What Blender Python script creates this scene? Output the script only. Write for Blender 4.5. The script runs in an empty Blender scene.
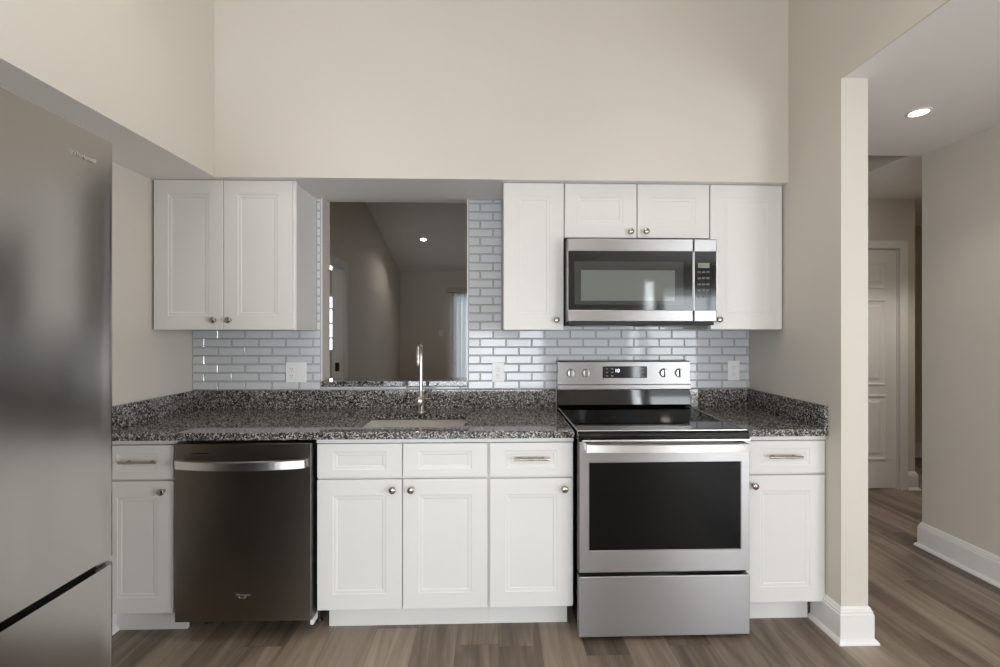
import bpy, bmesh, math, random
from mathutils import Vector

random.seed(7)
S = 0.0254                      # the plan is in inches: X to the right, Y into the room, Z up
SC = bpy.context.scene
COL = SC.collection

# ---------------------------------------------------------------- camera
cam_d = bpy.data.cameras.new('camera')
cam = bpy.data.objects.new('camera', cam_d)
COL.objects.link(cam)
cam_d.sensor_width = 36.0
cam_d.lens = 455.364 / 1000 * 36
cam_d.shift_x = -0.00698
cam_d.shift_y = -0.00167
cam_d.clip_start = 0.02
cam.location = (68.127 * S, -105.125 * S, 53.403 * S)
cam.rotation_euler = (math.pi / 2, 0, -0.029)
SC.camera = cam

# ---------------------------------------------------------------- world, daylight, exposure
W = bpy.data.worlds.new('world')
SC.world = W
W.use_nodes = True
bg = W.node_tree.nodes['Background']
bg.inputs[0].default_value = (0.86, 0.93, 1.0, 1)
bg.inputs[1].default_value = 2.5

SC.view_settings.view_transform = 'Standard'
SC.view_settings.look = 'None'
SC.view_settings.exposure = 0.48
SC.view_settings.gamma = 1.0
SC.view_settings.use_curve_mapping = False
SC.cycles.max_bounces = 12
SC.cycles.diffuse_bounces = 8
SC.cycles.glossy_bounces = 6
SC.cycles.sample_clamp_indirect = 6.0
SC.cycles.caustics_reflective = False
SC.cycles.caustics_refractive = False


def area(name, x, y, z, sx, sy, power, col, rot):
    L = bpy.data.lights.new(name, 'AREA')
    L.shape = 'RECTANGLE'
    L.size = sx * S
    L.size_y = sy * S
    L.energy = power
    L.color = col
    o = bpy.data.objects.new(name, L)
    COL.objects.link(o)
    o.location = (x * S, y * S, z * S)
    o.rotation_euler = rot
    return o


DAY = (0.96, 0.98, 1.0)
# daylight outside the windows behind the camera, and fill through windows added for it
area('daylight', -9, -160, 55, 110, 70, 28, DAY, (0, -math.pi / 2 - .3, 0))  # fill from the left, through an unseen window added for it
area('daylight', 264, -162, 43, 122, 82, 250, DAY, (0, math.pi / 2 + .15, 0))  # fill from the right; its window is added to let it in
area('daylight', 173, -238, 52, 10, 74, 14, DAY, (math.pi / 2, 0, 0))
area('daylight', 214, -238, 44, 66, 80, 70, DAY, (math.pi / 2 + .5, 0, 0))
area('daylight', 54, -238, 30, 100, 44, 85, (.90, .955, 1.0), (math.pi / 2 + .1, 0, 0))  # low frontal fill from behind the camera, through an added window
# daylight outside the living room's glass door and the side room's window
area('daylight', 75, 240, 44, 72, 78, 95, (1, .98, .95), (-math.pi / 2, 0, 0))
area('daylight', -32, 180, 58, 34, 34, 30, DAY, (-math.pi / 2, 0, 0))


# ---------------------------------------------------------------- materials
def lin(c):
    return tuple(((v / 255) / 12.92 if v / 255 <= 0.04045 else (((v / 255) + 0.055) / 1.055) ** 2.4) for v in c)


def new_mat(name):
    m = bpy.data.materials.new(name)
    m.use_nodes = True
    return m, m.node_tree, m.node_tree.nodes['Principled BSDF']


def simple(name, rgb, rough=0.5, metal=0.0, coat=0.0, spec=None, noise=0.03, nscale=40, bump=0.0, bscale=200):
    """A colour with a faint procedural mottle and an optional fine bump."""
    m, nt, b = new_mat(name)
    c = lin(rgb)
    tc = nt.nodes.new('ShaderNodeTexCoord')
    n = nt.nodes.new('ShaderNodeTexNoise')
    n.inputs['Scale'].default_value = nscale
    n.inputs['Detail'].default_value = 3
    nt.links.new(tc.outputs['Object'], n.inputs['Vector'])
    r = nt.nodes.new('ShaderNodeValToRGB')
    r.color_ramp.elements[0].color = tuple(v * (1 - noise) for v in c) + (1,)
    r.color_ramp.elements[1].color = tuple(min(1, v * (1 + noise)) for v in c) + (1,)
    nt.links.new(n.outputs['Fac'], r.inputs['Fac'])
    nt.links.new(r.outputs['Color'], b.inputs['Base Color'])
    b.inputs['Roughness'].default_value = rough
    b.inputs['Metallic'].default_value = metal
    b.inputs['Coat Weight'].default_value = coat
    if spec is not None:
        b.inputs['Specular IOR Level'].default_value = spec
    if bump:
        n2 = nt.nodes.new('ShaderNodeTexNoise')
        n2.inputs['Scale'].default_value = bscale
        n2.inputs['Detail'].default_value = 2
        nt.links.new(tc.outputs['Object'], n2.inputs['Vector'])
        bp = nt.nodes.new('ShaderNodeBump')
        bp.inputs['Strength'].default_value = bump
        bp.inputs['Distance'].default_value = 0.001
        nt.links.new(n2.outputs['Fac'], bp.inputs['Height'])
        nt.links.new(bp.outputs['Normal'], b.inputs['Normal'])
    return m


def brushed(name, rgb, rough=0.3, stretch=(2, 2, 400), bump=0.06, noise=0.05, aniso=0.0):
    """Brushed metal: fine lines along one axis roughen the reflection across it."""
    m, nt, b = new_mat(name)
    c = lin(rgb)
    tc = nt.nodes.new('ShaderNodeTexCoord')
    mp = nt.nodes.new('ShaderNodeMapping')
    mp.inputs['Scale'].default_value = stretch
    nt.links.new(tc.outputs['Object'], mp.inputs['Vector'])
    n = nt.nodes.new('ShaderNodeTexNoise')
    n.inputs['Scale'].default_value = 6
    n.inputs['Detail'].default_value = 4
    nt.links.new(mp.outputs['Vector'], n.inputs['Vector'])
    r = nt.nodes.new('ShaderNodeValToRGB')
    r.color_ramp.elements[0].color = tuple(v * (1 - noise) for v in c) + (1,)
    r.color_ramp.elements[1].color = tuple(min(1, v * (1 + noise)) for v in c) + (1,)
    nt.links.new(n.outputs['Fac'], r.inputs['Fac'])
    nt.links.new(r.outputs['Color'], b.inputs['Base Color'])
    bp = nt.nodes.new('ShaderNodeBump')
    bp.inputs['Strength'].default_value = bump
    bp.inputs['Distance'].default_value = 0.0004
    nt.links.new(n.outputs['Fac'], bp.inputs['Height'])
    nt.links.new(bp.outputs['Normal'], b.inputs['Normal'])
    b.inputs['Metallic'].default_value = 1.0
    b.inputs['Roughness'].default_value = rough
    if aniso:                                    # the brushing runs level, so reflections smear up and down
        tg = nt.nodes.new('ShaderNodeTangent')
        tg.direction_type = 'RADIAL'
        tg.axis = 'Z'
        nt.links.new(tg.outputs[0], b.inputs['Tangent'])
        b.inputs['Anisotropic'].default_value = aniso
        b.inputs['Anisotropic Rotation'].default_value = 0.25
    return m


def emit(name, rgb, strength):
    m, nt, b = new_mat(name)
    b.inputs['Base Color'].default_value = lin(rgb) + (1,)
    b.inputs['Emission Color'].default_value = lin(rgb) + (1,)
    b.inputs['Emission Strength'].default_value = strength
    return m


def glass_mat(name):
    """Thin window glass: clear, with a faint mirror reflection."""
    m, nt, b = new_mat(name)
    nt.nodes.remove(b)
    tr = nt.nodes.new('ShaderNodeBsdfTransparent')
    tr.inputs[0].default_value = (0.95, 0.96, 0.965, 1)
    gl = nt.nodes.new('ShaderNodeBsdfGlossy')
    gl.inputs['Roughness'].default_value = 0.02
    fz = nt.nodes.new('ShaderNodeFresnel')
    fz.inputs['IOR'].default_value = 1.45
    mx = nt.nodes.new('ShaderNodeMixShader')
    nt.links.new(fz.outputs[0], mx.inputs[0])
    nt.links.new(tr.outputs[0], mx.inputs[1])
    nt.links.new(gl.outputs[0], mx.inputs[2])
    nt.links.new(mx.outputs[0], nt.nodes['Material Output'].inputs[0])
    return m


def vane_mat():
    m, nt, b = new_mat('pale_blind_vinyl')
    tl = nt.nodes.new('ShaderNodeBsdfTranslucent')
    tl.inputs[0].default_value = lin((216, 219, 222)) + (1,)
    b.inputs['Base Color'].default_value = lin((212, 216, 220)) + (1,)
    b.inputs['Roughness'].default_value = 0.5
    mx = nt.nodes.new('ShaderNodeMixShader')
    mx.inputs[0].default_value = 0.35
    nt.links.new(b.outputs[0], mx.inputs[1])
    nt.links.new(tl.outputs[0], mx.inputs[2])
    nt.links.new(mx.outputs[0], nt.nodes['Material Output'].inputs[0])
    return m


def granite():
    m, nt, b = new_mat('granite')
    tc = nt.nodes.new('ShaderNodeTexCoord')

    def vor(scale, dist):
        nz = nt.nodes.new('ShaderNodeTexNoise')
        nz.inputs['Scale'].default_value = scale * 0.8
        mx = nt.nodes.new('ShaderNodeMixRGB')
        mx.blend_type = 'ADD'
        mx.inputs['Fac'].default_value = dist
        nt.links.new(tc.outputs['Object'], nz.inputs['Vector'])
        nt.links.new(tc.outputs['Object'], mx.inputs['Color1'])
        nt.links.new(nz.outputs['Color'], mx.inputs['Color2'])
        v = nt.nodes.new('ShaderNodeTexVoronoi')
        v.inputs['Scale'].default_value = scale
        nt.links.new(mx.outputs['Color'], v.inputs['Vector'])
        bw = nt.nodes.new('ShaderNodeSeparateColor')
        nt.links.new(v.outputs['Color'], bw.inputs['Color'])
        return bw.outputs[0]

    def ramp(src, stops):
        r = nt.nodes.new('ShaderNodeValToRGB')
        r.color_ramp.interpolation = 'LINEAR'
        e = r.color_ramp.elements
        e[0].position, e[0].color = stops[0][0], lin(stops[0][1]) + (1,)
        e[1].position, e[1].color = stops[-1][0], lin(stops[-1][1]) + (1,)
        for p, c in stops[1:-1]:
            k = e.new(p)
            k.color = lin(c) + (1,)
        nt.links.new(src, r.inputs['Fac'])
        return r.outputs['Color']

    a = ramp(vor(170, 0.005), [(0.0, (16, 15, 15)), (0.42, (30, 28, 28)), (0.5, (78, 75, 73)), (0.7, (122, 118, 115)),
                               (0.82, (168, 164, 160)), (1.0, (222, 218, 214))])
    c = ramp(vor(240, 0.003), [(0.0, (14, 13, 13)), (0.45, (52, 48, 47)), (0.75, (112, 106, 102)), (1.0, (205, 200, 195))])
    mx = nt.nodes.new('ShaderNodeMixRGB')
    mx.inputs['Fac'].default_value = 0.36
    nt.links.new(a, mx.inputs['Color1'])
    nt.links.new(c, mx.inputs['Color2'])
    nt.links.new(mx.outputs['Color'], b.inputs['Base Color'])
    b.inputs['Roughness'].default_value = 0.03
    return m


def plank_floor():
    m, nt, b = new_mat('vinyl_planks')
    N, Lk = nt.nodes, nt.links

    def math_(op, a, c=None, clamp=False):
        n = N.new('ShaderNodeMath')
        n.operation = op
        n.use_clamp = clamp
        for i, v in enumerate((a, c)):
            if v is None:
                continue
            if isinstance(v, (int, float)):
                n.inputs[i].default_value = v
            else:
                Lk.new(v, n.inputs[i])
        return n.outputs[0]

    tc = N.new('ShaderNodeTexCoord')
    sp = N.new('ShaderNodeSeparateXYZ')
    Lk.new(tc.outputs['Object'], sp.inputs[0])
    X, Y = sp.outputs[0], sp.outputs[1]
    pw, pl = 7.25 * S, 48 * S
    u = math_('DIVIDE', math_('SUBTRACT', X, 3.7 * S), pw)
    row = math_('FLOOR', u)
    wn = N.new('ShaderNodeTexWhiteNoise')
    wn.noise_dimensions = '1D'
    Lk.new(row, wn.inputs['W'])
    v = math_('ADD', math_('DIVIDE', Y, pl), math_('MULTIPLY', wn.outputs['Value'], 7.0))
    colm = math_('FLOOR', v)
    cb = N.new('ShaderNodeCombineXYZ')
    Lk.new(row, cb.inputs[0])
    Lk.new(colm, cb.inputs[1])
    w2 = N.new('ShaderNodeTexWhiteNoise')
    w2.noise_dimensions = '2D'
    Lk.new(cb.outputs[0], w2.inputs['Vector'])
    tone = w2.outputs['Value']
    # grain: stretched noise, shifted plank by plank
    g = N.new('ShaderNodeCombineXYZ')
    Lk.new(math_('ADD', math_('MULTIPLY', X, 16.0), math_('MULTIPLY', tone, 37.0)), g.inputs[0])
    Lk.new(math_('MULTIPLY', Y, 1.3), g.inputs[1])
    Lk.new(math_('MULTIPLY', tone, 11.0), g.inputs[2])
    n1 = N.new('ShaderNodeTexNoise')
    n1.inputs['Scale'].default_value = 1.0
    n1.inputs['Detail'].default_value = 5
    n1.inputs['Distortion'].default_value = 1.1
    Lk.new(g.outputs[0], n1.inputs['Vector'])
    g2 = N.new('ShaderNodeCombineXYZ')
    Lk.new(math_('ADD', math_('MULTIPLY', X, 160.0), math_('MULTIPLY', tone, 91.0)), g2.inputs[0])
    Lk.new(math_('MULTIPLY', Y, 5.0), g2.inputs[1])
    n2 = N.new('ShaderNodeTexNoise')
    n2.inputs['Scale'].default_value = 1.0
    n2.inputs['Detail'].default_value = 3
    Lk.new(g2.outputs[0], n2.inputs['Vector'])
    mixv = math_('ADD', math_('MULTIPLY', tone, 0.36),
                 math_('ADD', math_('MULTIPLY', n1.outputs['Fac'], 0.88), math_('MULTIPLY', n2.outputs['Fac'], 0.16)))
    r = N.new('ShaderNodeValToRGB')
    e = r.color_ramp.elements
    e[0].position, e[0].color = 0.33, lin((66, 56, 48)) + (1,)
    e[1].position, e[1].color = 1.0, lin((160, 145, 129)) + (1,)
    k = e.new(0.62)
    k.color = lin((106, 93, 81)) + (1,)
    Lk.new(mixv, r.inputs['Fac'])
    # seams
    fu = math_('FRACT', u)
    fv = math_('FRACT', v)
    su = math_('MINIMUM', fu, math_('SUBTRACT', 1.0, fu))
    sv = math_('MULTIPLY', math_('MINIMUM', fv, math_('SUBTRACT', 1.0, fv)), pl / pw)
    seam = math_('LESS_THAN', math_('MINIMUM', su, sv), 0.007)
    mx = N.new('ShaderNodeMixRGB')
    Lk.new(math_('MULTIPLY', seam, 0.45), mx.inputs['Fac'])
    Lk.new(r.outputs['Color'], mx.inputs['Color1'])
    mx.inputs['Color2'].default_value = lin((70, 58, 48)) + (1,)
    Lk.new(mx.outputs['Color'], b.inputs['Base Color'])
    b.inputs['Roughness'].default_value = 0.42
    bp = N.new('ShaderNodeBump')
    bp.inputs['Strength'].default_value = 0.12
    bp.inputs['Distance'].default_value = 0.001
    Lk.new(n2.outputs['Fac'], bp.inputs['Height'])
    Lk.new(bp.outputs['Normal'], b.inputs['Normal'])
    return m


M = dict(
    wall=simple('greige_paint', (206, 199, 189), 0.5, noise=0.015, nscale=3, bump=0.04, bscale=260),
    ceil=simple('ceiling_paint', (238, 235, 232), 0.8, noise=0.015, nscale=4, bump=0.15, bscale=160),
    trimw=simple('white_trim_paint', (226, 224, 222), 0.35, noise=0.01),
    doorw=simple('white_door_paint', (228, 225, 222), 0.4, noise=0.01),
    cab=simple('white_cabinet_lacquer', (217, 215, 212), 0.4, noise=0.008, nscale=15),
    tile=simple('grey_glass_tile', (205, 207, 211), 0.07, spec=0.35, noise=0.03, nscale=9),
    tile_edge=simple('glass_tile_edge', (168, 170, 174), 0.05, spec=0.6, noise=0.05, nscale=30),
    grout=simple('pale_grout', (206, 204, 201), 0.85, noise=0.05, nscale=120),
    granite=granite(),
    floor=plank_floor(),
    steel=brushed('brushed_steel', (163, 161, 161), 0.36, (3, 3, 300), 0.03, aniso=0.85),
    steelv=brushed('brushed_fridge_steel', (170, 166, 162), 0.17, (3, 3, 300), 0.04, aniso=0.8),
    sink=simple('sink_steel', (242, 240, 238), 0.3, 0.4, noise=0.04, nscale=30),
    dark_steel=brushed('black_stainless', (140, 134, 126), 0.38, (3, 3, 300), 0.03, aniso=0.8),
    handle_steel=brushed('handle_steel', (222, 220, 218), 0.3, (3, 3, 300), 0.02, aniso=0.7),
    nickel=simple('brushed_nickel', (200, 194, 186), 0.28, 1.0, noise=0.02),
    knob=simple('satin_nickel', (170, 162, 152), 0.24, 1.0, noise=0.02),
    black=simple('black_enamel', (14, 14, 15), 0.22, noise=0.1),
    blackmat=simple('black_plastic', (20, 20, 21), 0.55, noise=0.1),
    bglass=simple('black_glass', (9, 10, 11), 0.06, noise=0.1, spec=0.5),
    ovenglass=simple('oven_glass', (10, 10, 11), 0.14, noise=0.1, spec=0.25),
    cooktop=simple('black_ceramic_glass', (8, 8, 9), 0.05, noise=0.1, spec=0.5),
    mwglass=simple('smoked_glass', (52, 54, 53), 0.06, noise=0.05),
    mwin=simple('grey_screen', (106, 110, 106), 0.045, noise=0.05, nscale=200),
    darkgrey=simple('dark_grey_case', (58, 57, 56), 0.5, noise=0.05),
    greyp=simple('grey_plastic', (150, 150, 148), 0.5),
    keyp=simple('dim_key_print', (58, 62, 60), 0.3),
    outlet=simple('white_plastic', (236, 236, 236), 0.35, noise=0.005),
    slot=simple('dark_slot', (40, 38, 36), 0.6),
    lamp=emit('lamp_lens', (255, 246, 232), 14.0),
    digit=emit('display_digits', (214, 232, 255), 1.6),
    lcd=simple('lcd_panel', (118, 128, 112), 0.2, noise=0.02),
    mark=simple('silver_lettering', (196, 194, 190), 0.4, 0.6),
    ring=simple('burner_print', (44, 44, 46), 0.15, noise=0.05),
    glass=glass_mat('window_glass'),
    vane=vane_mat(),
    hinge=simple('bronze_hinge', (46, 40, 34), 0.4, 0.8),
    aluminium=simple('dark_door_frame', (70, 66, 62), 0.45, noise=0.03),
    cream=simple('cream_valance', (190, 182, 170), 0.5, noise=0.02),
)


# ---------------------------------------------------------------- mesh builder (inches in, metres out)
class MB:
    def __init__(self):
        self.v, self.f, self.sm = [], [], []

    def add(self, verts, faces, smooth=False):
        k = len(self.v)
        self.v += [tuple(p) for p in verts]
        self.f += [tuple(i + k for i in f) for f in faces]
        self.sm += [smooth] * len(faces)
        return self

    def box(self, x0, x1, y0, y1, z0, z1, bev=0.0, seg=2):
        x0, x1 = sorted((x0, x1)); y0, y1 = sorted((y0, y1)); z0, z1 = sorted((z0, z1))
        if bev <= 0:
            v = [(x0, y0, z0), (x1, y0, z0), (x1, y1, z0), (x0, y1, z0), (x0, y0, z1), (x1, y0, z1), (x1, y1, z1), (x0, y1, z1)]
            return self.add(v, [(0, 3, 2, 1), (4, 5, 6, 7), (0, 1, 5, 4), (1, 2, 6, 5), (2, 3, 7, 6), (3, 0, 4, 7)])
        bm = bmesh.new()
        bmesh.ops.create_cube(bm, size=1)
        for p in bm.verts:
            p.co = ((x0 + x1) / 2 + p.co.x * (x1 - x0), (y0 + y1) / 2 + p.co.y * (y1 - y0), (z0 + z1) / 2 + p.co.z * (z1 - z0))
        bmesh.ops.bevel(bm, geom=bm.edges[:], offset=bev, segments=seg, affect='EDGES', profile=0.5)
        return self.take(bm)

    def take(self, bm, smooth=False):
        bm.verts.index_update()
        self.add([p.co[:] for p in bm.verts], [tuple(p.index for p in f.verts) for f in bm.faces], smooth)
        bm.free()
        return self

    def rings(self, rs, cap0=True, cap1=True, smooth=False):
        """Connect equal-length closed loops one after the other."""
        n = len(rs[0])
        v = [p for r in rs for p in r]
        f = []
        for k in range(len(rs) - 1):
            for i in range(n):
                j = (i + 1) % n
                f.append((k * n + i, k * n + j, (k + 1) * n + j, (k + 1) * n + i))
        self.add(v, f, smooth)
        if cap0:
            self.add(rs[0], [tuple(range(n))[::-1]])
        if cap1:
            self.add(rs[-1], [tuple(range(n))])
        return self

    def cyl(self, p0, p1, r0, r1=None, n=20, caps=True):
        r1 = r0 if r1 is None else r1
        p0, p1 = Vector(p0), Vector(p1)
        d = (p1 - p0).normalized()
        a = d.orthogonal().normalized()
        b = d.cross(a)
        rs = []
        for p, r in ((p0, r0), (p1, r1)):
            rs.append([p + a * r * math.cos(2 * math.pi * i / n) + b * r * math.sin(2 * math.pi * i / n) for i in range(n)])
        return self.rings(rs, caps, caps, True)

    def lathe(self, prof, org, axis, n=24):
        """prof: (distance along axis, radius)."""
        o, d = Vector(org), Vector(axis).normalized()
        a = d.orthogonal().normalized()
        b = d.cross(a)
        rs = [[o + d * t + a * r * math.cos(2 * math.pi * i / n) + b * r * math.sin(2 * math.pi * i / n) for i in range(n)] for t, r in prof]
        return self.rings(rs, True, True, True)

    def tube(self, pts, r, n=14):
        P = [Vector(p) for p in pts]
        rs, up = [], None
        for i, p in enumerate(P):
            t = (P[min(i + 1, len(P) - 1)] - P[max(i - 1, 0)]).normalized()
            a = t.orthogonal().normalized() if up is None else (up - t * up.dot(t)).normalized()
            up = a
            b = t.cross(a)
            rr = r[i] if isinstance(r, (list, tuple)) else r
            rs.append([p + a * rr * math.cos(2 * math.pi * k / n) + b * rr * math.sin(2 * math.pi * k / n) for k in range(n)])
        return self.rings(rs, True, True, True)

    def prism(self, poly, axis, a0, a1, smooth=False):
        """poly in the two other axes (in xyz order), extruded along axis."""
        def P(a, q):
            return {'x': (a, q[0], q[1]), 'y': (q[0], a, q[1]), 'z': (q[0], q[1], a)}[axis]
        return self.rings([[P(a0, q) for q in poly], [P(a1, q) for q in poly]], True, True, smooth)

    def sweep(self, path, prof):
        """Extrude (offset to the left of the path, height) along an XY path with mitred corners."""
        P = [Vector((p[0], p[1])) for p in path]
        rs = []
        for i, p in enumerate(P):
            ns = []
            for a, b in ((i - 1, i), (i, i + 1)):
                if 0 <= a and b < len(P):
                    t = (P[b] - P[a]).normalized()
                    ns.append(Vector((-t.y, t.x)))
            m = sum(ns, Vector((0, 0))) / len(ns)
            m = m / max(m.dot(ns[0]), 0.2)
            m = m / 1.0
            rs.append([(p.x + m.x * o, p.y + m.y * o, z) for o, z in prof])
        return self.rings(rs)

    def build(self, name, mat, parent=None, origin=None):
        if parent is not None:
            o3 = Vector(parent.get('_o') or (0, 0, 0))
        else:
            o3 = Vector(origin or (0, 0, 0))
        me = bpy.data.meshes.new(name)
        me.from_pydata([((x - o3.x) * S, (y - o3.y) * S, (z - o3.z) * S) for x, y, z in self.v], [], self.f)
        bm = bmesh.new()
        bm.from_mesh(me)
        bmesh.ops.recalc_face_normals(bm, faces=bm.faces[:])
        bm.to_mesh(me)
        bm.free()
        for p, s in zip(me.polygons, self.sm):
            p.use_smooth = s
        me.materials.append(mat)
        o = bpy.data.objects.new(name, me)
        COL.objects.link(o)
        if parent is not None:
            o.parent = parent
        else:
            o.location = o3 * S
        ORG[o.name] = tuple(o3)
        o['_o'] = tuple(o3)
        return o


ORG = {}


def thing(name, label, cat, loc, group=None):
    o = bpy.data.objects.new(name, None)
    COL.objects.link(o)
    o.empty_display_size = 0.05
    o.location = Vector(loc) * S
    o['_o'] = tuple(loc)
    return tag(o, label, cat, group)


def tag(o, label, cat, group=None):
    o['label'] = label
    o['category'] = cat
    if group:
        o['group'] = group
    return o


def struct(name, mb, mat, parent=None):
    o = mb.build(name, mat, parent)
    if parent is None:
        o['kind'] = 'structure'
    return o


def copy_thing(src, loc):
    """A copy of a thing with copies of its parts and their sub-parts."""
    r = src.copy()
    COL.objects.link(r)
    r.location = Vector(loc) * S
    r['_o'] = tuple(loc)
    for ch in list(src.children):
        c = ch.copy()
        COL.objects.link(c)
        c.parent = r
        for g in list(ch.children):
            d = g.copy()
            COL.objects.link(d)
            d.parent = c
    return r


def text_part(name, s, size, mat, parent, org, right, up, depth=0.012):
    """Lettering as a thin mesh: org is its centre in inches, right and up its directions."""
    cu = bpy.data.curves.new(name, 'FONT')
    cu.body = s
    cu.size = 1.0
    cu.align_x = 'CENTER'
    cu.align_y = 'CENTER'
    tmp = bpy.data.objects.new(name + '_tmp', cu)
    COL.objects.link(tmp)
    dg = bpy.context.evaluated_depsgraph_get()
    me0 = bpy.data.meshes.new_from_object(tmp.evaluated_get(dg))
    bpy.data.objects.remove(tmp)
    R, U = Vector(right), Vector(up)
    n = R.cross(U)
    w = max(v.co.x for v in me0.vertices) - min(v.co.x for v in me0.vertices)
    k = size / w                                   # size is the width of the word
    mb = MB()
    O = Vector(org)
    V = [O + R * v.co.x * k + U * v.co.y * k + n * depth for v in me0.vertices]
    mb.add(V, [tuple(p.vertices) for p in me0.polygons])
    bpy.data.meshes.remove(me0)
    return mb.build(name, mat, parent)


def hole_wall(axis, c0, c1, a0, a1, z0, z1, holes):
    """A wall slab between c0 and c1 on its thin axis, spanning a0..a1 and z0..z1, with rectangular holes (a0,a1,z0,z1)."""
    mb = MB()
    As = sorted({a0, a1, *[h[0] for h in holes], *[h[1] for h in holes]})
    Zs = sorted({z0, z1, *[h[2] for h in holes], *[h[3] for h in holes]})
    solid = {}
    for i in range(len(As) - 1):
        for j in range(len(Zs) - 1):
            ca, cz = (As[i] + As[i + 1]) / 2, (Zs[j] + Zs[j + 1]) / 2
            solid[i, j] = not any(h[0] < ca < h[1] and h[2] < cz < h[3] for h in holes)

    def P(a, c, z):
        return (a, c, z) if axis == 'y' else (c, a, z)
    for (i, j), s in solid.items():
        if not s:
            continue
        A0, A1, Z0, Z1 = As[i], As[i + 1], Zs[j], Zs[j + 1]
        for c in (c0, c1):
            mb.add([P(A0, c, Z0), P(A1, c, Z0), P(A1, c, Z1), P(A0, c, Z1)], [(0, 1, 2, 3)])
        for di, dj, pts in ((-1, 0, ((A0, Z0), (A0, Z1))), (1, 0, ((A1, Z0), (A1, Z1))), (0, -1, ((A0, Z0), (A1, Z0))), (0, 1, ((A0, Z1), (A1, Z1)))):
            if not solid.get((i + di, j + dj), False):
                (pa, pz), (qa, qz) = pts
                mb.add([P(pa, c0, pz), P(qa, c0, qz), P(qa, c1, qz), P(pa, c1, pz)], [(0, 1, 2, 3)])
    bm = bmesh.new()
    vs = [bm.verts.new(p) for p in mb.v]
    for f in mb.f:
        bm.faces.new([vs[i] for i in f])
    bmesh.ops.remove_doubles(bm, verts=bm.verts[:], dist=1e-4)
    return MB().take(bm)


# ---------------------------------------------------------------- the setting
RW = 127.97                  # kitchen width
JD = -28.35                  # front end of the right wall
BY = -230                    # wall behind the camera
HX = 174.5                   # hall wall
LY = 228                     # living room far wall
HC = 97.1                    # hall ceiling
KC = 150                     # kitchen ceiling
SOF = 83.85                  # soffit underside

struct('floor', MB().box(-90, 260, BY - 40, LY + 60, -2, 0), M['floor'])

struct('wall_back', hole_wall('y', 0, 5, 0, RW + 4.75, 0, 166, [(28.93, 62.19, 41.0, 84.6)]), M['wall'])
# L-shaped bulkhead over the cabinets and along the left wall
struct('wall_soffit', MB().prism([(0, 0), (RW, 0), (RW, -14.29), (13.4, -14.29), (13.4, -120), (0, -120)], 'z', SOF, KC), M['wall'])
struct('trim_4', MB().box(28.93, 62.19, .02, 5, 84.52, 84.62), M['ceil'])
struct('ceiling', MB().prism([(0, 0), (RW, 0), (RW, -14.28), (13.39, -14.28), (13.39, -120), (0, -120)], 'z', SOF - .04, SOF + .01), M['ceil'])
struct('wall_left', hole_wall('x', -5, 0, BY, LY, 0, 168, [(68, 104, 0, 82), (-215, -105, 20, 90)]), M['wall'])
struct('wall_right', MB().box(RW, RW + 4.75, JD, 0, 0, KC).box(RW, RW + .3, -180, JD, HC, HC + 3).box(RW, RW + 4.75, -180, JD, HC + 3, KC), M['wall'])
struct('ceiling', MB().box(0, RW + 4.75, BY, 0, KC, KC + 3), M['ceil'])
struct('ceiling', MB().prism([(RW + .3, BY), (260, BY), (260, 5), (RW + 4.75, 5), (RW + 4.75, JD), (RW + .3, JD)], 'z', HC, HC + 3).box(RW + 4.76, 260, .1, 5, HC + 3, 166), M['ceil'])
# the living room beyond, under its sloping ceiling
sl = lambda y: 161.0 - 0.278 * y
struct('ceiling', MB().prism([(5, sl(5)), (LY + 5, sl(LY + 5)), (LY + 5, sl(LY + 5) + 4), (5, sl(5) + 4)], 'x', -5, HX + 5), M['ceil'])
struct('wall_far', hole_wall('y', LY, LY + 5, -5, HX + 5, 0, 102, [(37.5, 110, 0, 81)]), M['wall'])
# hall: right wall, alcove with its flat ceiling and a door
struct('wall_hall', MB().box(HX, HX + 5, -95, 5, 0, HC), M['wall'])
struct('wall_alcove', hole_wall('y', 45, 50, HX, 210.7, 0, 98.4, [(174.6, 204.9, 0, 81.5)]).box(HX, HX + 5, 50, LY, 0, 166)
       .box(HX, HX + 5, 5, 50, 98.7, 166), M['wall'])
struct('ceiling', MB().box(HX, 262, 5, 130, 98.4, 98.7), M['ceil'])
struct('wall_passage', MB().box(205, 262, 84, 88, 0, 98.4).box(258, 262, 5, 88, 0, 98.4).box(HX + 5, 262, 0, 5, 0, 98.4).box(207, 210.7, 50, 84, 0, 98.4), M['wall'])
struct('trim_1', MB().box(210.7, 258, 83.2, 84, 0, 6), M['trimw'])
# behind the camera
struct('wall_front', hole_wall('y', BY - 5, BY, -5, 260, 0, KC + 2,
                               [(4, 105, 8, 53), (168, 178, 15, 89), (181, 247, 0, 84)]), M['wall'])
struct('wall_side', hole_wall('x', 255, 260, BY, 0, 0, 99, [(-223, -101, 2, 84)]).box(HX + 5, 255, -95, -90, 0, HC), M['wall'])


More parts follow.
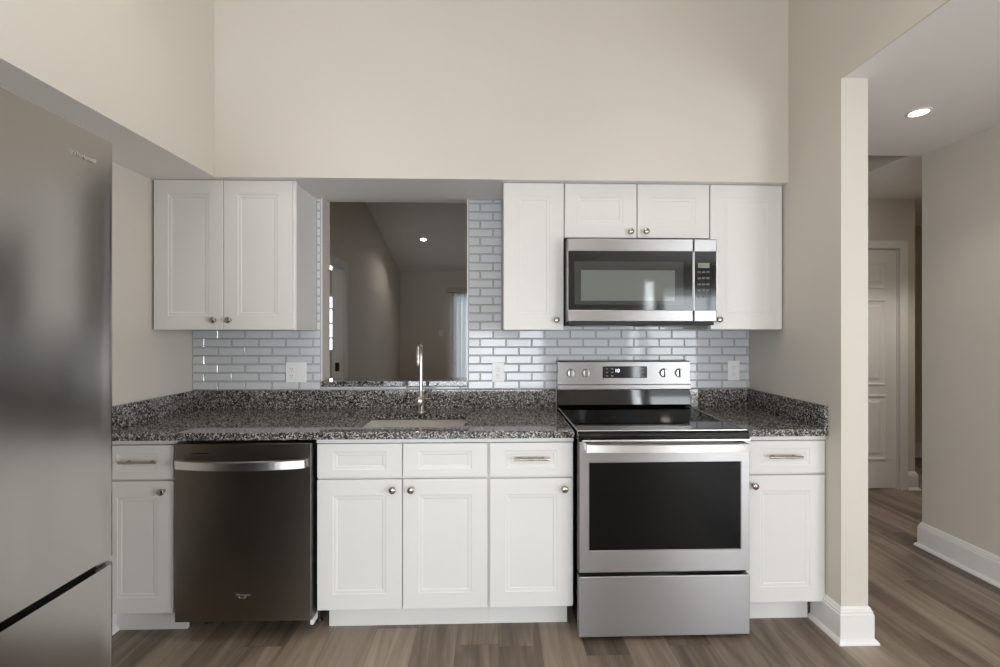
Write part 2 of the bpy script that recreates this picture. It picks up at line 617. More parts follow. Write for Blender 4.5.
def window(n, axis, x0, x1, z0, z1, y, cols, rows, mat):
    """A sash window: frame with muntins, and its panes; axis is the one it faces along."""
    def bx(mb, a0, a1, t, c0, c1):
        if axis == 'y':
            return mb.box(a0, a1, y - t, y + t, c0, c1)
        return mb.box(y - t, y + t, a0, a1, c0, c1)
    fr = MB()
    for a, b, c, d in ((x0, x1, z0, z0 + 1.8), (x0, x1, z1 - 1.8, z1), (x0, x0 + 1.8, z0 + 1.8, z1 - 1.8), (x1 - 1.8, x1, z0 + 1.8, z1 - 1.8)):
        bx(fr, a, b, 1.5, c, d)
    for i in range(1, cols):
        xx = x0 + (x1 - x0) * i / cols
        bx(fr, xx - .5, xx + .5, .8, z0 + 1.8, z1 - 1.8)
    for i in range(1, rows):
        zz = z0 + (z1 - z0) * i / rows
        bx(fr, x0 + 1.8, x1 - 1.8, .7, zz - .5, zz + .5)
    o = struct('window_%d' % n, fr, mat)
    bx(MB(), x0 + 1.8, x1 - 1.8, .12, z0 + 1.8, z1 - 1.8).build('pane', M['glass'], o)
    return o


window(1, 'x', -215, -105, 20, 90, -2.5, 3, 2, M['trimw'])  # unseen window added to light the right walls and hall
window(2, 'y', 168, 178, 15, 89, BY - 2.5, 1, 2, M['trimw'])
window(3, 'y', 181, 247, 0, 84, BY - 2.5, 2, 1, M['trimw'])
window(6, 'y', 4, 105, 8, 53, BY - 2.5, 2, 1, M['trimw'])  # low window added for frontal light, set where the tiles reflect brightness
window(5, 'x', -223, -101, 2, 84, 257.5, 2, 1, M['trimw'])  # unseen side window added to brighten the kitchen from the right

# side room behind the living room's left doorway, with its own window
struct('wall_room', hole_wall('y', 170, 175, -90, -5, 0, 96, [(-50, -14, 41, 76)]).box(-95, -90, 50, 175, 0, 96).box(-90, -5, 45, 50, 0, 96), M['wall'])
struct('ceiling', MB().box(-90, -5, 50, 170, 96, 98), M['ceil'])
window(4, 'y', -50, -14, 41, 76, 172.5, 2, 4, M['trimw'])

# doorway casing in the living room's left wall
dc = MB()
dc.box(-5, 0.02, 103.2, 104, 0, 82).box(-5, 0.02, 68, 68.8, 0, 82).box(-5, 0.02, 68.8, 103.2, 81.2, 82)
dc.box(0, .75, 104 - .3, 107.4, 0, 85.4, .12).box(0, .75, 64.6, 68.3, 0, 85.4, .12).box(0, .75, 68.3, 103.7, 81.7, 85.4, .12)
struct('trim_2', dc, M['trimw'])
hg = MB().cyl((-3.0, 103.1, 35.5), (-3.0, 103.1, 39.5), .4).box(-3.6, -1.8, 102.95, 103.2, 35.6, 39.4)
hg.build('hinge', M['hinge'], bpy.data.objects['trim_2'])

# glass sliding door in the living room's far wall
sd = MB()
for a, b, c, d in ((37.5, 110, 79, 81), (37.5, 110, 0, 2), (37.5, 40, 2, 79), (107.5, 110, 2, 79), (72.5, 75, 2, 79)):
    sd.box(a, b, LY + 1, LY + 4, c, d)
o = struct('door_2', sd, M['aluminium'])
MB().box(40, 72.5, LY + 2.3, LY + 2.6, 2, 79).build('pane', M['glass'], o)
MB().box(75, 107.5, LY + 2.3, LY + 2.6, 2, 79).build('pane', M['glass'], o)

t = thing('vertical_blinds', 'pale vertical blinds hanging below a cream valance at the far glass door', 'blinds', (73, LY - 3, 0))
MB().box(34.5, 112, LY - 4.5, LY - .02, 81.9, 85.6, .15).build('valance', M['cream'], t)
for k in range(20):
    x = 39.4 + k * 3.3
    MB().prism([(x - 1.75, LY - 1.7), (x, LY - 2.3), (x + 1.75, LY - 2.5), (x + 1.75, LY - 2.42), (x, LY - 2.2), (x - 1.75, LY - 1.62)],
               'z', 1.0, 81.8).build('vane', M['vane'], t)

# ---------------------------------------------------------------- baseboards
BASE = [(0, 0), (1.15, 0), (1.15, .25), (1.0, .55), (.75, .8), (.62, .9), (.62, 4.85), (.5, 5.0), (.5, 5.35), (.34, 5.5), (.3, 5.8), (.12, 6.05), (0, 6.1)]
neg = [(-a, b) for a, b in BASE]
struct('baseboard_right', MB().sweep([(RW, -21.5), (RW, JD), (RW + 4.75, JD), (RW + 4.75, 0)], neg), M['trimw'])
struct('baseboard_hall', MB().sweep([(HX, -95), (HX, 5), (HX + 5, 5)], BASE), M['trimw'])
struct('baseboard_left', MB().sweep([(0, -21.5), (0, -90)], BASE), M['trimw'])
struct('baseboard_alcove', MB().sweep([(207.6, 45), (210.7, 45), (210.7, 52)], neg), M['trimw'])

# ---------------------------------------------------------------- six-panel door in the alcove
dm = MB().box(174.8, 204.7, 45.6, 47.0, 0.4, 81.2)
o = struct('door_1', dm, M['doorw'])
pm = MB()
for z0, z1 in ((68.2, 76.7), (35.5, 64.2), (10.2, 31.8)):
    for x0, x1 in ((179.0, 186.6), (192.9, 200.9)):
        def rr(i, y):
            return [(x0 + i, y, z0 + i), (x1 - i, y, z0 + i), (x1 - i, y, z1 - i), (x0 + i, y, z1 - i)]
        pm.rings([rr(-.2, 45.62), rr(-.1, 45.35), rr(.3, 45.35), rr(.8, 45.7), rr(1.3, 45.7), rr(2.3, 45.35)], False, True)
pm.build('raised_panel', M['doorw'], o)
cs = MB().box(204.9, 207.6, 44.2, 45, 0, 84.2, .12).box(171.9 + .7, 174.6, 44.2, 45, 0, 84.2, .12).box(174.6, 204.9, 44.2, 45, 81.5, 84.2, .12)
cs.box(174.6, 174.8, 45, 50, 0, 81.5).box(204.7, 204.9, 45, 50, 0, 81.5)
struct('trim_3', cs, M['trimw'])

# ---------------------------------------------------------------- recessed ceiling lights, with some added fill lights
def downlight(x, y, z, label, r=2.3, power=0, tilt=0.0, col=(1, .87, .72), spot=math.radians(130)):
    t = thing('recessed_light', label, 'ceiling light', (x, y, z), 'recessed lights')
    MB().lathe([(0.02, r + .55), (-.18, r + .5), (-.22, r + .1), (-.05, r)], (x, y, z), (0, 0, 1), 36).build('trim_ring', M['trimw'], t)
    MB().lathe([(-.06, r - .02), (-.15, r * .9), (-.16, .01)], (x, y, z), (0, 0, 1), 36).build('lens', M['lamp'], t)
    if tilt:
        t.rotation_euler = (tilt, 0, 0)
    if power:
        L = bpy.data.lights.new('lamp', 'SPOT')
        L.energy = power
        L.color = col
        L.spot_size = spot
        L.spot_blend = 0.6
        L.shadow_soft_size = 0.07
        lo = bpy.data.objects.new('lamp', L)
        COL.objects.link(lo)
        lo.parent = t
        lo.location = (0, 0, -.5 * S)
    return t


WARM = (1.0, .93, .85)
downlight(152.7, 16.9 - 33.8, HC, 'round recessed ceiling light glowing in the white hall ceiling', power=9, r=1.55, col=WARM, spot=math.radians(110))
downlight(200, 18, 98.4, 'fill light added in the alcove ceiling, hidden behind the hall wall', power=44, col=WARM, spot=math.radians(95))  # added out of sight to brighten the alcove door
for yy, pos in ((150, 'far'), (60, 'near')):
    downlight(110, yy, sl(yy), 'fill light added on the ' + pos + ' half of the living room ceiling, hidden by the kitchen wall', power=12, tilt=-math.atan(.278), col=WARM)  # hidden pair added to lift the living room walls
downlight(152.7, -110, HC, 'fill light added further up the hall ceiling, out of the picture', power=8, col=WARM, spot=math.radians(110))  # unseen, added to send more light towards the alcove
downlight(24.3, 180, sl(180), 'small recessed light glowing on the sloping living room ceiling', power=20, r=1.7, tilt=-math.atan(.278), col=WARM)
for i, x in enumerate((36, 98)):
    downlight(x, -47, KC, ('left' if i == 0 else 'right') + ' recessed light high above the kitchen counter, out of the picture', power=34, col=WARM, spot=math.radians(74))
    downlight(x, -110, KC, ('left' if i == 0 else 'right') + ' fill light added high above the kitchen floor, out of the picture', power=24, col=WARM, spot=math.radians(110))  # unseen pair added to raise the general light level


t = thing('fill_light', 'wide flush fill light added over the kitchen floor, out of the picture', 'ceiling light', (75, -170, KC))  # made-up glowing panel, added as soft overhead fill
MB().box(45, 105, -194, -146, KC - 3, KC - .02, .3).build('housing', M['trimw'], t)
MB().box(47, 103, -192, -148, KC - 3.4, KC - 2.9, .15).build('diffuser', emit('fill_diffuser', (255, 250, 242), 2.6), t)

# ---------------------------------------------------------------- cabinet pieces
def front(x0, x1, z0, z1, yb, fw, fh, thick=.75):
    """A cabinet front with a recessed panel; yb is the plane it closes on and it faces -Y."""
    yf = yb - thick

    def R(i, j, y):
        return [(x0 + i, y, z0 + j), (x1 - i, y, z0 + j), (x1 - i, y, z1 - j), (x0 + i, y, z1 - j)]
    return MB().rings([R(0, 0, yb), R(0, 0, yf + .07), R(.07, .07, yf), R(fw, fh, yf), R(fw + .08, fh + .08, yf + .06),
                       R(fw + .62, fh + .62, yf + .1), R(fw + .74, fh + .74, yf + .17)])


def knob(parent, x, y, z):
    MB().lathe([(0, .3), (.1, .3), (.14, .2), (.5, .19), (.62, .32), (.78, .56), (.98, .6), (1.1, .5), (1.16, .2), (1.17, .02)],
               (x, y, z), (0, -1, 0)).build('knob', M['knob'], parent)


def pull(parent, x0, x1, y, z):
    mb = MB().cyl((x0, y - 1.15, z), (x1, y - 1.15, z), .22, n=16)
    for x in (x0 + 1.1, x1 - 1.1):
        mb.cyl((x, y, z), (x, y - 1.15, z), .17, n=12)
    mb.build('pull_handle', M['knob'], parent)


def carcass(x0, x1, y0, y1, z0, z1, t=.7):
    mb = MB().box(x0, x1, y0, y1, z0, z1)
    return mb


BF = -24.0      # base cabinet face, doors stand 0.75 in front
def base_cabinet(label, x0, x1, tx0, tx1, fronts):
    c = thing('base_cabinet', label, 'cabinet', ((x0 + x1) / 2, -12, 0))
    MB().rings([[(x0, -.1, z), (x1, -.1, z), (x1, BF, z), (x0, BF, z)] for z in (34.7, 4.6)] +
               [[(x0 + .6, -.7, z), (x1 - .6, -.7, z), (x1 - .6, BF + .7, z), (x0 + .6, BF + .7, z)] for z in (5.3, 34.7)][:0], False, True) \
        .rings([[(x0 + .6, -.7, z), (x1 - .6, -.7, z), (x1 - .6, BF + .7, z), (x0 + .6, BF + .7, z)] for z in (34.7, 5.3)], False, True) \
        .rings([[(x0, -.1, 34.7), (x1, -.1, 34.7), (x1, BF, 34.7), (x0, BF, 34.7)],
                [(x0 + .6, -.7, 34.7), (x1 - .6, -.7, 34.7), (x1 - .6, BF + .7, 34.7), (x0 + .6, BF + .7, 34.7)]], False, False).build('body', M['cab'], c)
    MB().box(tx0, tx1, -21.0, -21.6, 0, 4.6).build('toe_kick', M['cab'], c)
    MB().box(x0, x1, BF, BF - .6, 33.95, 34.7).build('top_rail', M['cab'], c)
    for kind, a, b, z0, z1, hw in fronts:
        if kind == 'door':
            d = front(a, b, z0, z1, BF, 2.75, 2.75).build('door', M['cab'], c)
            knob(d, hw[0], BF - .75, hw[1])
        else:
            d = front(a, b, z0, z1, BF, 2.75, 1.35).build('drawer' if hw else 'false_drawer_front', M['cab'], c)
            if hw:
                pull(d, hw[0], hw[1], BF - .75, hw[2])
    return c


base_cabinet('narrow white base cabinet between the fridge and the dishwasher', .02, 13.0, .6, 13.0, [
    ('drawer', .5, 12.75, 27.95, 33.8, (4.3, 10.5, 31.1)), ('door', .5, 12.75, 4.75, 27.55, (11.2, 25.95))])
base_cabinet('wide white sink base cabinet with two doors under the sink', 37.2, 67.2, 38.3, 67.2, [
    ('drawer', 37.3, 52.0, 27.9, 33.8, None), ('drawer', 52.2, 67.0, 27.9, 33.8, None),
    ('door', 37.3, 52.0, 4.75, 27.5, (50.5, 25.85)), ('door', 52.2, 67.0, 4.75, 27.5, (53.7, 25.85))])
base_cabinet('white base cabinet with one drawer, left of the stove', 67.22, 82.3, 67.22, 81.6, [
    ('drawer', 67.45, 82.1, 27.9, 33.8, (71.6, 77.9, 31.1)), ('door', 67.45, 82.1, 4.75, 27.45, (80.6, 25.75))])
base_cabinet('white base cabinet at the right wall, right of the stove', 112.95, RW - .02, 112.95, RW - 1.2, [
    ('drawer', 113.2, 127.8, 28.0, 33.8, (117.0, 123.0, 31.15)), ('door', 113.2, 127.8, 4.8, 27.6, (114.6, 25.95))])

UF = -12.0
def wall_cabinet(label, x0, x1, z0, doors):
    c = thing('wall_cabinet', label, 'cabinet', ((x0 + x1) / 2, 0, z0))
    MB().box(x0, x1 - .62, -.02, UF + .7, z0, SOF - .1).build('body', M['cab'], c)
    MB().box(x0, x1, UF + .7, UF, z0, SOF - .1).build('face_frame', M['cab'], c)
    for a, b, k in doors:
        d = front(a, b, z0 + .02, SOF - .2, UF, 2.8, 2.8).build('door', M['cab'], c)
        knob(d, k[0], UF - .75, k[1])
    return c


wall_cabinet('two-door white upper cabinet left of the pass-through opening', .5, 28.3, 53.8, [
    (.62, 14.12, (12.6, 55.75)), (14.27, 27.72, (15.6, 55.75))])
wall_cabinet('tall single-door white upper cabinet left of the microwave', 70.1, 82.45, 53.8, [(70.15, 82.35, (80.8, 55.8))])
wall_cabinet('short two-door white upper cabinet above the microwave', 82.5, 112.5, 72.6, [
    (82.6, 97.35, (95.95, 73.8)), (97.55, 112.4, (99.15, 73.85))])
wall_cabinet('tall single-door white upper cabinet right of the microwave', 112.55, 127.7, 53.9, [(112.65, 127.65, (114.25, 55.9))])

# ---------------------------------------------------------------- granite
def counter_nosed(mb, x0, x1, y0, y1):
    return mb.box(x0, x1, y0, y1, 34.75, 36.0, .12)


ct = thing('countertop', 'long speckled granite countertop with the sink, left of the stove', 'countertop', (41, -12, 34.75))
# slab with the sink cut-out
SX0, SX1, SY0, SY1 = 42.4, 62.6, -8.0, -21.5
def rect(x0, x1, y0, y1, z, r=0.0, n=4):
    pts = []
    for cx, cy, a in ((x1 - r, y1 - r, 0), (x0 + r, y1 - r, 90), (x0 + r, y0 + r, 180), (x1 - r, y0 + r, 270)):
        for i in range(n + 1):
            t = math.radians(a + 90 * i / n)
            pts.append((cx + r * math.cos(t), cy + r * math.sin(t), z))
    return pts


sb = MB()
sb.rings([rect(.02, 82.35, -25.5, -.02, 34.75, .05), rect(.02, 82.35, -25.5, -.02, 35.88, .05), rect(.14, 82.23, -25.38, -.14, 36, .05)], False, False)
n = 5
outer_t, outer_b = rect(.14, 82.23, -25.38, -.14, 36, .05), rect(.02, 82.35, -25.5, -.02, 34.75, .05)
hole_t, hole_b = rect(SX0, SX1, SY1, SY0, 36, 1.2), rect(SX0, SX1, SY1, SY0, 34.75, 1.2)
sb.rings([outer_t, hole_t, hole_b, outer_b], False, False)
sb.build('slab', M['granite'], ct)
MB().box(.8, 82.35, -.02, -.77, 36.0, 40.15, .05).build('back_upstand', M['granite'], ct)
MB().box(.02, .78, -.02, -25.4, 36.0, 40.15, .05).build('side_upstand', M['granite'], ct)

ct2 = thing('countertop', 'short speckled granite countertop between the stove and the right wall', 'countertop', (120.5, -12, 34.75))
counter_nosed(MB(), 112.95, RW - .02, -.02, -25.5).build('slab', M['granite'], ct2)
MB().box(112.95, RW - .8, -.02, -.77, 36.0, 40.15, .05).build('back_upstand', M['granite'], ct2)
MB().box(RW - .78, RW - .02, -.02, -25.4, 36.0, 40.15, .05).build('side_upstand', M['granite'], ct2)

sill = MB().box(28.95, 62.17, -.9, 7.0, 41.0, 42.2, .1).build('sill_slab', M['granite'], None, (45.5, 3, 41))
tag(sill, 'granite sill slab across the bottom of the pass-through opening', 'sill')

# ---------------------------------------------------------------- glazed tile backsplash
bs = thing('tile_backsplash', 'pale grey glossy subway tile backsplash covering the wall above the counters', 'backsplash', (64, 0, 40.2))
tm, gm = MB(), MB()
ROW, Z0 = 1.94, 40.2
REG = [(.02, 28.85, 40.2, 53.78, -0.31, 6.07), (28.85, 62.25, 40.2, 40.98, -0.31, 6.07), (27.72, 28.85, 53.78, SOF - .05, -.31, 6.07),
       (62.25, 70.08, 53.78, SOF - .05, 62.05, 5.93), (62.25, RW - .02, 40.2, 53.78, 62.05, 5.93), (82.5, 112.5, 53.78, 56.0, 62.05, 5.93)]
for x0, x1, z0, z1, ph, pitch in REG:
    gm.box(x0, x1, -.01, -.14, z0, z1)
    for k in range(30):
        a0, a1 = max(z0, Z0 + k * ROW), min(z1, Z0 + (k + 1) * ROW)
        if a1 - a0 < .25:
            continue
        off = ph + (pitch / 2 if k % 2 else 0)
        j0 = int(math.floor((x0 - off) / pitch))
        for j in range(j0, j0 + 40):
            c0, c1 = max(x0, off + j * pitch), min(x1, off + (j + 1) * pitch)
            if c0 >= x1:
                break
            if c1 - c0 < .3:
                continue
            g = .045
            bv = min(.16, (c1 - c0) * .3, (a1 - a0) * .3)
            tx, tz = random.uniform(-.012, .012), random.uniform(-.008, .008)     # hand-set: tiles lean a hair

            def R(i, y, lean=0):
                p = [(c0 + g + i, y - lean * tx - lean * tz, a0 + g + i), (c1 - g - i, y + lean * tx - lean * tz, a0 + g + i),
                     (c1 - g - i, y + lean * tx + lean * tz, a1 - g - i), (c0 + g + i, y - lean * tx + lean * tz, a1 - g - i)]
                return p
            tm.rings([R(0, -.12), R(0, -.16), R(bv, -.32, 1)], False, True)
gm.build('grout', M['grout'], bs)
tiles = tm.build('tiles', M['tile'], bs)
tiles.data.materials.append(M['tile_edge'])
for p in tiles.data.polygons:
    if abs(p.normal.y) < .9:
        p.material_index = 1
for x in (28.85, 62.0):
    MB().box(x, x + .28, -.01, -.40, 40.95 if x > 50 else 42.2, SOF - .06).build('edge_strip', M['trimw'], bs)

# ---------------------------------------------------------------- sink and faucet
sk = thing('sink', 'stainless undermount sink set into the granite countertop', 'sink', (52.5, -15, 26.5))
e = .25
rs = [rect(SX0 - .9, SX1 + .9, SY1 - .9, SY0 + .9, 34.72, 1.9), rect(SX0 - e, SX1 + e, SY1 - e, SY0 + e, 34.72, 1.4), rect(SX0 - e, SX1 + e, SY1 - e, SY0 + e, 28.0, 1.4),
      rect(SX0 + .3, SX1 - .3, SY1 + .3, SY0 - .3, 27.2, 1.2), rect(SX0 + 1.2, SX1 - 1.2, SY1 + 1.2, SY0 - 1.2, 26.9, 1.0)]
MB().rings(rs, False, True).build('basin', M['sink'], sk)
MB().lathe([(0, 1.7), (.12, 1.7), (.14, 1.2), (.02, .9)], (52.5, -13, 26.92), (0, 0, 1)).build('drain', M['nickel'], sk)

fx, fy = 52.35, -5.9
fc = thing('faucet', 'brushed nickel gooseneck faucet standing behind the sink', 'faucet', (fx, fy, 36.02))
MB().lathe([(0, .95), (.16, .95), (.24, .6), (4.4, .56), (4.5, .5), (4.6, .45)], (fx, fy, 36.02), (0, 0, 1)).build('base', M['nickel'], fc)
pts = [(fx, fy, 40.3), (fx, fy, 43.5), (fx, fy, 48.0)]
for i in range(1, 13):
    a = math.pi * i / 12
    pts.append((fx + .06 * (1 - math.cos(a)), fy - 2.2 * (1 - math.cos(a)), 48.3 + 2.45 * math.sin(a)))
pts += [(fx + .12, fy - 4.4, 47.9)]
MB().tube(pts, .40, 18).build('spout', M['nickel'], fc)
MB().lathe([(0, .42), (.1, .46), (1.7, .48), (1.8, .42), (1.82, .3)], (fx + .12, fy - 4.4, 48.1), (0.0, -.02, -1)).build('spray_head', M['nickel'], fc)
hb = MB().lathe([(0, .6), (.3, .84), (1.4, .88), (1.6, .8), (1.72, .5), (1.75, .02)], (fx - .1, fy - .1, 38.55), (-.12, -1, 0)).build('valve', M['nickel'], fc)
MB().tube([(fx + .3, fy - .8, 38.9), (fx + 1.4, fy - 1.3, 40.0), (fx + 2.35, fy - 1.6, 40.95)], [.22, .17, .15], 12).build('lever', M['nickel'], fc)

# ---------------------------------------------------------------- outlets and switch
def duplex(parent, x, y, z):
    for dz in (-.78, .78):
        r = MB().lathe([(0, .64), (.05, .64), (.07, .58)], (x, y, z + dz), (0, -1, 0), 20).build('receptacle', M['outlet'], parent)
        for dx in (-.22, .22):
            MB().box(x + dx - .04, x + dx + .04, y - .068, y - .078, z + dz - .03, z + dz + .25).build('slot', M['slot'], r)
        MB().cyl((x, y - .06, z + dz - .28), (x, y - .078, z + dz - .28), .08, n=10).build('ground_hole', M['slot'], r)


def outlet(label, x, z, gang=1):
    y0 = -.31
    w = 2.75 if gang == 1 else 4.6
    t = thing('wall_outlet', label, 'outlet', (x, y0, z), 'outlets on the tile backsplash')
    MB().box(x - w / 2, x + w / 2, y0, y0 - .2, z - 2.28, z + 2.28, .08).build('cover_plate', M['outlet'], t)
    if gang == 1:
        duplex(t, x, y0 - .2, z)
    else:
        duplex(t, x - .95, y0 - .2, z)
        MB().box(x + .95 - .66, x + .95 + .66, y0 - .2, y0 - .27, z - 1.3, z + 1.3, .03).build('rocker_switch', M['outlet'], t)
    return t


outlet('double outlet and switch plate on the tiles under the left upper cabinet', 23.3, 44.2, 2)
outlet('single outlet on the tiles between the pass-through and the stove', 69.1, 44.15)
outlet('single outlet on the tiles right of the stove', 124.1, 44.35)

t = thing('light_switch', 'white light switch on the dim far wall of the living room', 'switch', (29.6, LY, 50))
MB().box(28.2, 31.0, LY - .01, LY - .25, 50.3, 54.9, .06).build('cover_plate', M['outlet'], t)
MB().box(29.0, 30.2, LY - .25, LY - .4, 51.4, 53.8, .03).build('rocker_switch', M['outlet'], t)

# ---------------------------------------------------------------- refrigerator
fr = thing('refrigerator', 'tall stainless bottom-freezer fridge standing at the left wall', 'refrigerator', (15, -74.5, 0))
FY0, FY1, FX = -91.2, -57.85, 30.1
MB().box(1.2, 26.6, FY0 + .3, FY1 - .3, 1.2, 71.7, .15).build('case', M['darkgrey'], fr)


def bowed(z0, z1):
    """A fridge door: gently bowed across its width with rounded vertical edges."""
    yc, hw = (FY0 + FY1) / 2, (FY1 - FY0) / 2
    prof = [(26.7, FY1), (FX - .95, FY1)]
    for i in range(1, 6):
        a = math.radians(90 * i / 5)
        prof.append((FX - .95 + .72 * math.sin(a), FY1 - .72 + .72 * math.cos(a)))
    for i in range(1, 24):
        y = FY1 - .72 - (2 * hw - 1.44) * i / 24
        prof.append((FX - .23 + .2 * (1 - ((y - yc) / (hw - .72)) ** 2), y))
    for i in range(0, 6):
        a = math.radians(90 * i / 5)
        prof.append((FX - .95 + .72 * math.cos(a), FY0 + .72 - .72 * math.sin(a)))
    prof.append((26.7, FY0))
    return MB().prism(prof, 'z', z0, z1, False)


def smooth_sides(o):
    for p in o.data.polygons:
        if abs(p.normal.z) < .5 and len(p.vertices) == 4 and p.normal.x > .02:
            p.use_smooth = True


d = bowed(30.95, 72.3).build('upper_door', M['steelv'], fr); smooth_sides(d)
text_part('lettering', 'Whirlpool', 2.5, M['mark'], d, (FX - .12, -61.7, 69.7), (0.06, 1, 0), (0, 0, 1), 0.06)
d2 = bowed(2.6, 30.2).build('freezer_drawer', M['steelv'], fr); smooth_sides(d2)
MB().box(26.65, 28.4, FY0 + .15, FY1 - .15, 30.2, 30.95).build('handle_recess', M['black'], fr)
for q in (FY1 - 1.65, FY0 + .45):
    MB().box(28.2, FX - .8, q, q + 1.2, 30.21, 30.7, .1).build('recess_end', M['steelv'], fr)
MB().box(3, 26.6, FY0 + .4, FY1 - .4, 0.02, 2.2).build('base_grille', M['blackmat'], fr)
MB().box(22, 28.5, FY0 + .6, FY0 + 3.2, 71.7, 72.9, .2).build('hinge_cover', M['darkgrey'], fr)

# ---------------------------------------------------------------- dishwasher
DX0, DX1, DF = 13.45, 36.6, -25.5
dw = thing('dishwasher', 'dark stainless dishwasher between two white base cabinets', 'dishwasher', ((DX0 + DX1) / 2, -12, 0))
MB().box(DX0 + .1, DX1 + .05, -1.2, DF + 2.0, 4.0, 34.0).build('tub', M['blackmat'], dw)
dd = MB().box(DX0, DX1, DF, DF + 1.9, 3.55, 34.15, .12).build('door', M['dark_steel'], dw)
MB().box(DX1 + .01, DX1 + .14, DF + .1, DF + 1.9, 3.6, 34.1).build('side_edge', M['steel'], dd)
hs = []
for i in range(25):
    u = i / 24
    x = 14.15 + (35.85 - 14.15) * u
    y = DF - .55 - 1.5 * (1 - (2 * u - 1) ** 2)
    hs.append([(x, y, 30.05), (x, y - .45, 30.15), (x, y - .5, 31.5), (x, y, 31.65)])
h = MB().rings(hs)
for x in (14.6, 35.4):
    h.box(x - .45, x + .45, DF, DF - .85, 30.15, 31.5)
h.build('handle', M['handle_steel'], dd)
MB().box(16.2, 19.4, DF - .01, DF + .2, 32.45, 32.6).build('vent_slot', M['black'], dd)
text_part('lettering', 'Whirlpool', 2.5, M['mark'], dd, (25.0, DF, 8.15), (1, 0, 0), (0, 0, 1), 0.015)
sw = [(24.9 + .6 * math.cos(math.radians(a)), DF - .012, 7.8 + .2 * math.sin(math.radians(a))) for a in range(150, 400, 10)]
MB().tube(sw, .035, 6).build('emblem', M['mark'], dd)
for x in (15.9, 35.9):
    MB().lathe([(0, .6), (.3, .6), (.5, .22), (4.0, .2)], (x, -20.0, 0.02), (0, 0, 1)).build('levelling_foot', M['blackmat'], dw)
MB().box(36.15, 36.75, DF + .6, DF + 2.6, 2.4, 3.6, .08).build('mounting_bracket', M['trimw'], dw)
MB().box(15.2, 17.6, -22.6, -23.2, 3.1, 3.6, .05).build('mounting_bracket', M['trimw'], dw)
MB().box(22.2, 28.0, -23.2, -23.5, 2.9, 4.0, .05).build('bottom_rail', M['outlet'], dw)

# ---------------------------------------------------------------- stove
VX0, VX1, VF = 82.75, 112.65, -27.2
st = thing('stove', 'freestanding stainless electric stove with black glass cooktop', 'stove', ((VX0 + VX1) / 2, -14, 0))
MB().box(VX0 + .15, VX1 - .1, -1.2, -25.4, 1.2, 34.9).build('body', M['black'], st)
dr = MB().box(VX0, VX1, VF, -25.45, .8, 11.2, .14).build('storage_drawer', M['steel'], st)


def frame(x0, x1, z0, z1, a0, a1, b0, b1, yf, yb):
    """A front panel with a rectangular opening (a0..a1, b0..b1)."""
    def R(i, p, q, r, s, y):
        return [(p + i, y, r + i), (q - i, y, r + i), (q - i, y, s - i), (p + i, y, s - i)]
    return MB().rings([R(0, x0, x1, z0, z1, yb), R(0, x0, x1, z0, z1, yf + .14), R(.14, x0, x1, z0, z1, yf), R(-.12, a0, a1, b0, b1, yf),
                       R(0, a0, a1, b0, b1, yf + .1), R(0, a0, a1, b0, b1, yf + .9)], True, False)


od = frame(VX0, VX1, 11.85, 34.55, 84.6, 111.05, 15.7, 30.8, VF, -25.45).build('oven_door', M['steel'], st)
MB().box(84.55, 111.1, VF + .12, VF + .5, 15.65, 30.85).build('oven_window', M['ovenglass'], od)
hs = []
for i in range(21):
    u = i / 20
    x = 83.75 + (111.55 - 83.75) * u
    y = VF - 1.35 - .45 * (1 - (2 * u - 1) ** 2)
    hs.append([(x, y, 32.95), (x, y - .5, 33.1), (x, y - .55, 34.35), (x, y, 34.5)])
h = MB().rings(hs)
for x in (84.3, 111.0):
    h.box(x - .5, x + .5, VF, VF - 1.6, 33.05, 34.4)
h.build('oven_handle', M['handle_steel'], od)
# cooktop: glass with a rounded front nose
prof = [(-4.2, 35.0), (-4.2, 36.4), (-27.4, 36.4), (-27.8, 36.3), (-28.15, 36.05), (-28.3, 35.7), (-28.3, 35.3), (-28.15, 35.0)]
ck = MB().prism(prof, 'x', 82.5, 112.0).build('cooktop', M['cooktop'], st)
for q0, q1, w0, w1 in ((82.44, 82.68, -4.2, -27.3), (111.8, 112.04, -4.2, -27.3), (82.5, 112.0, -27.3, -27.5)):
    MB().box(q0, q1, w0, w1, 36.3, 36.5, .05).build('trim_edge', M['handle_steel'], ck)
MB().box(83.2, 112.2, -27.0, -28.1, 34.72, 34.98).build('lower_trim', M['handle_steel'], ck)
for x, y, r in ((90.2, -19.8, 4.2), (105.4, -19.8, 4.8), (90.2, -9.6, 3.4), (105.4, -9.6, 3.2)):
    mb = MB()
    mb.rings([[(x + q * math.cos(2 * math.pi * i / 48), y + q * math.sin(2 * math.pi * i / 48), 36.412) for i in range(48)] for q in (r, r - .07)], False, False)
    mb.build('burner_ring', M['ring'], ck)
# backguard: black riser below, steel control panel above
MB().prism([(-1.0, 35.0), (-4.2, 35.0), (-4.2, 36.4), (-3.2, 37.0), (-2.7, 40.3), (-1.0, 40.3)], 'x', 82.6, 112.7).build('riser', M['cooktop'], st)
cp = MB().prism([(-.8, 40.3), (-3.4, 40.35), (-3.5, 40.55), (-3.5, 41.45), (-3.25, 41.55), (-2.95, 41.6), (-2.75, 46.55), (-2.5, 46.8), (-.8, 46.8)], 'x', 82.58, 112.7).build('control_panel', M['steel'], st)
MB().box(92.7, 102.85, -2.6, -2.98, 42.95, 45.6, .05).build('display', M['bglass'], cp)
text_part('display_digits', '10', .85, M['digit'], cp, (96.0, -2.98, 44.6), (1, 0, 0), (0, 0, 1), 0.02)
for x in (93.7, 94.9, 101.9):
    for z in (45.05, 44.25, 43.45):
        MB().box(x - .22, x + .22, -2.985, -3.0, z - .1, z + .1).build('touch_key', M['greyp'], cp)
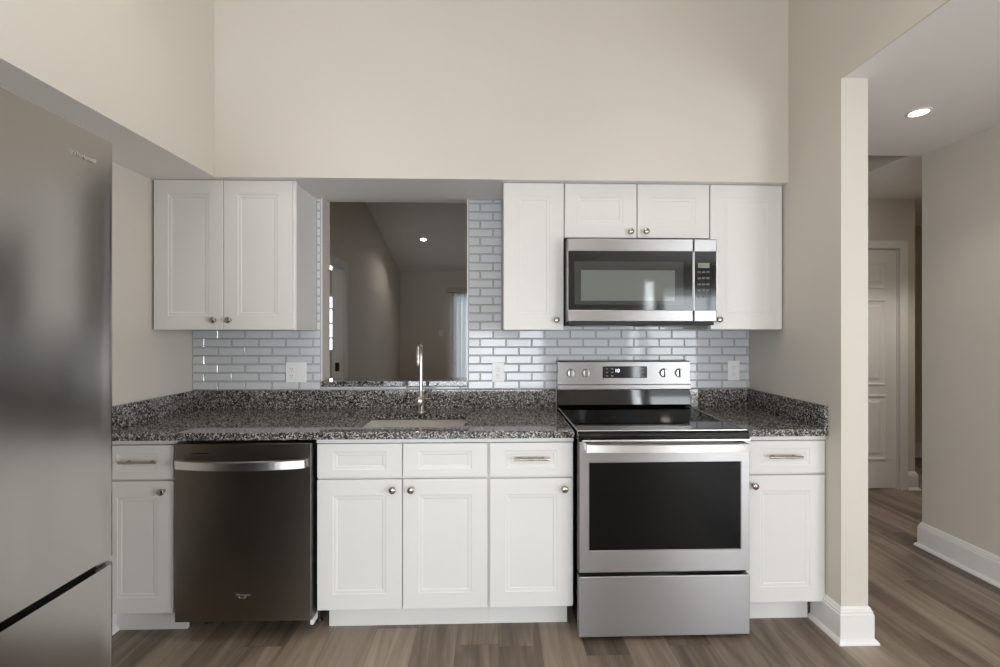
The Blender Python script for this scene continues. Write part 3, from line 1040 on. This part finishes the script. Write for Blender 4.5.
for x in (85.5, 88.95, 106.7, 110.2):
    k = MB().lathe([(0, 1.0), (.12, 1.0), (.2, .9), (.6, .86), (.66, .78)], (x, -2.8, 44.1), (0, -1, 0), 32).build('control_knob', M['handle_steel'], cp)
    MB().box(x - .17, x + .17, -3.4, -3.98, 43.2, 45.0, .06).build('grip', M['steel'], k)
    for q in (x - .26, x + .19):
        MB().box(q, q + .07, -3.4, -3.6, 43.35, 44.85).build('groove', M['slot'], k)
for x in (84.2, 111.2):
    for y in (-24.0, -4.0):
        MB().cyl((x, y, .02), (x, y, 1.3), .6, n=14).build('foot', M['blackmat'], st)

# ---------------------------------------------------------------- microwave
MX0, MX1, MF = 82.55, 112.15, -16.5
mw = thing('microwave', 'stainless over-the-range microwave under the short upper cabinet', 'microwave', ((MX0 + MX1) / 2, -8, 54.6))
MB().prism([(-.5, 55.3), (-.5, 72.5), (-12.9, 72.5), (-12.9, 71.7), (-14.9, 71.6), (-14.9, 55.2), (-13.5, 54.7), (-2, 54.7)], 'x', MX0 + .03, MX1 - .03).build('case', M['blackmat'], mw)
SP = 107.45
dm = frame(MX0, SP, 55.4, 71.7, MX0 + .12, SP - .02, 57.7, 69.2, MF, -14.95).build('door', M['steel'], mw)
MB().box(MX0 + .1, SP - .01, MF + .08, MF + .6, 57.6, 69.3).build('door_glass', M['bglass'], dm)
fm = MB()
def FR(x0, x1, z0, z1, y):
    return [(x0, y, z0), (x1, y, z0), (x1, y, z1), (x0, y, z1)]
fm.rings([FR(83.9, 105.5, 58.75, 67.2, MF + .075), FR(85.2, 103.8, 59.5, 65.5, MF + .075)], False, False)
fm.build('window_border', M['mwglass'], dm)
MB().add(FR(85.2, 103.8, 59.5, 65.5, MF + .072), [(0, 1, 2, 3)]).build('window_screen', M['mwin'], dm)
pn = frame(SP + .1, MX1, 55.4, 71.7, SP + .12, MX1 - .1, 57.7, 69.2, MF, -14.95).build('control_panel', M['steel'], mw)
MB().box(SP + .1, MX1 - .08, MF + .08, MF + .6, 57.6, 69.3).build('panel_glass', M['bglass'], pn)
MB().box(108.4, 110.7, MF + .05, MF + .2, 66.0, 67.0).build('clock_display', M['lcd'], pn)
for r_ in range(5):
    for c_ in range(3):
        MB().box(108.3 + c_ * .88, 108.95 + c_ * .88, MF + .065, MF + .2, 65.0 - r_ * 1.2, 65.4 - r_ * 1.2).build('key', M['keyp'], pn)
MB().box(MX0 + .3, MX1 - .3, -14.9, -15.9, 54.75, 55.38, .08).build('lower_vent', M['blackmat'], mw)
for q in (85, 99.5):
    MB().box(q, q + 10.5, -4, -11.5, 54.55, 54.72, .04).build('grease_filter', M['greyp'], mw)

for o in bpy.data.objects:
    if '_o' in o:
        del o['_o']
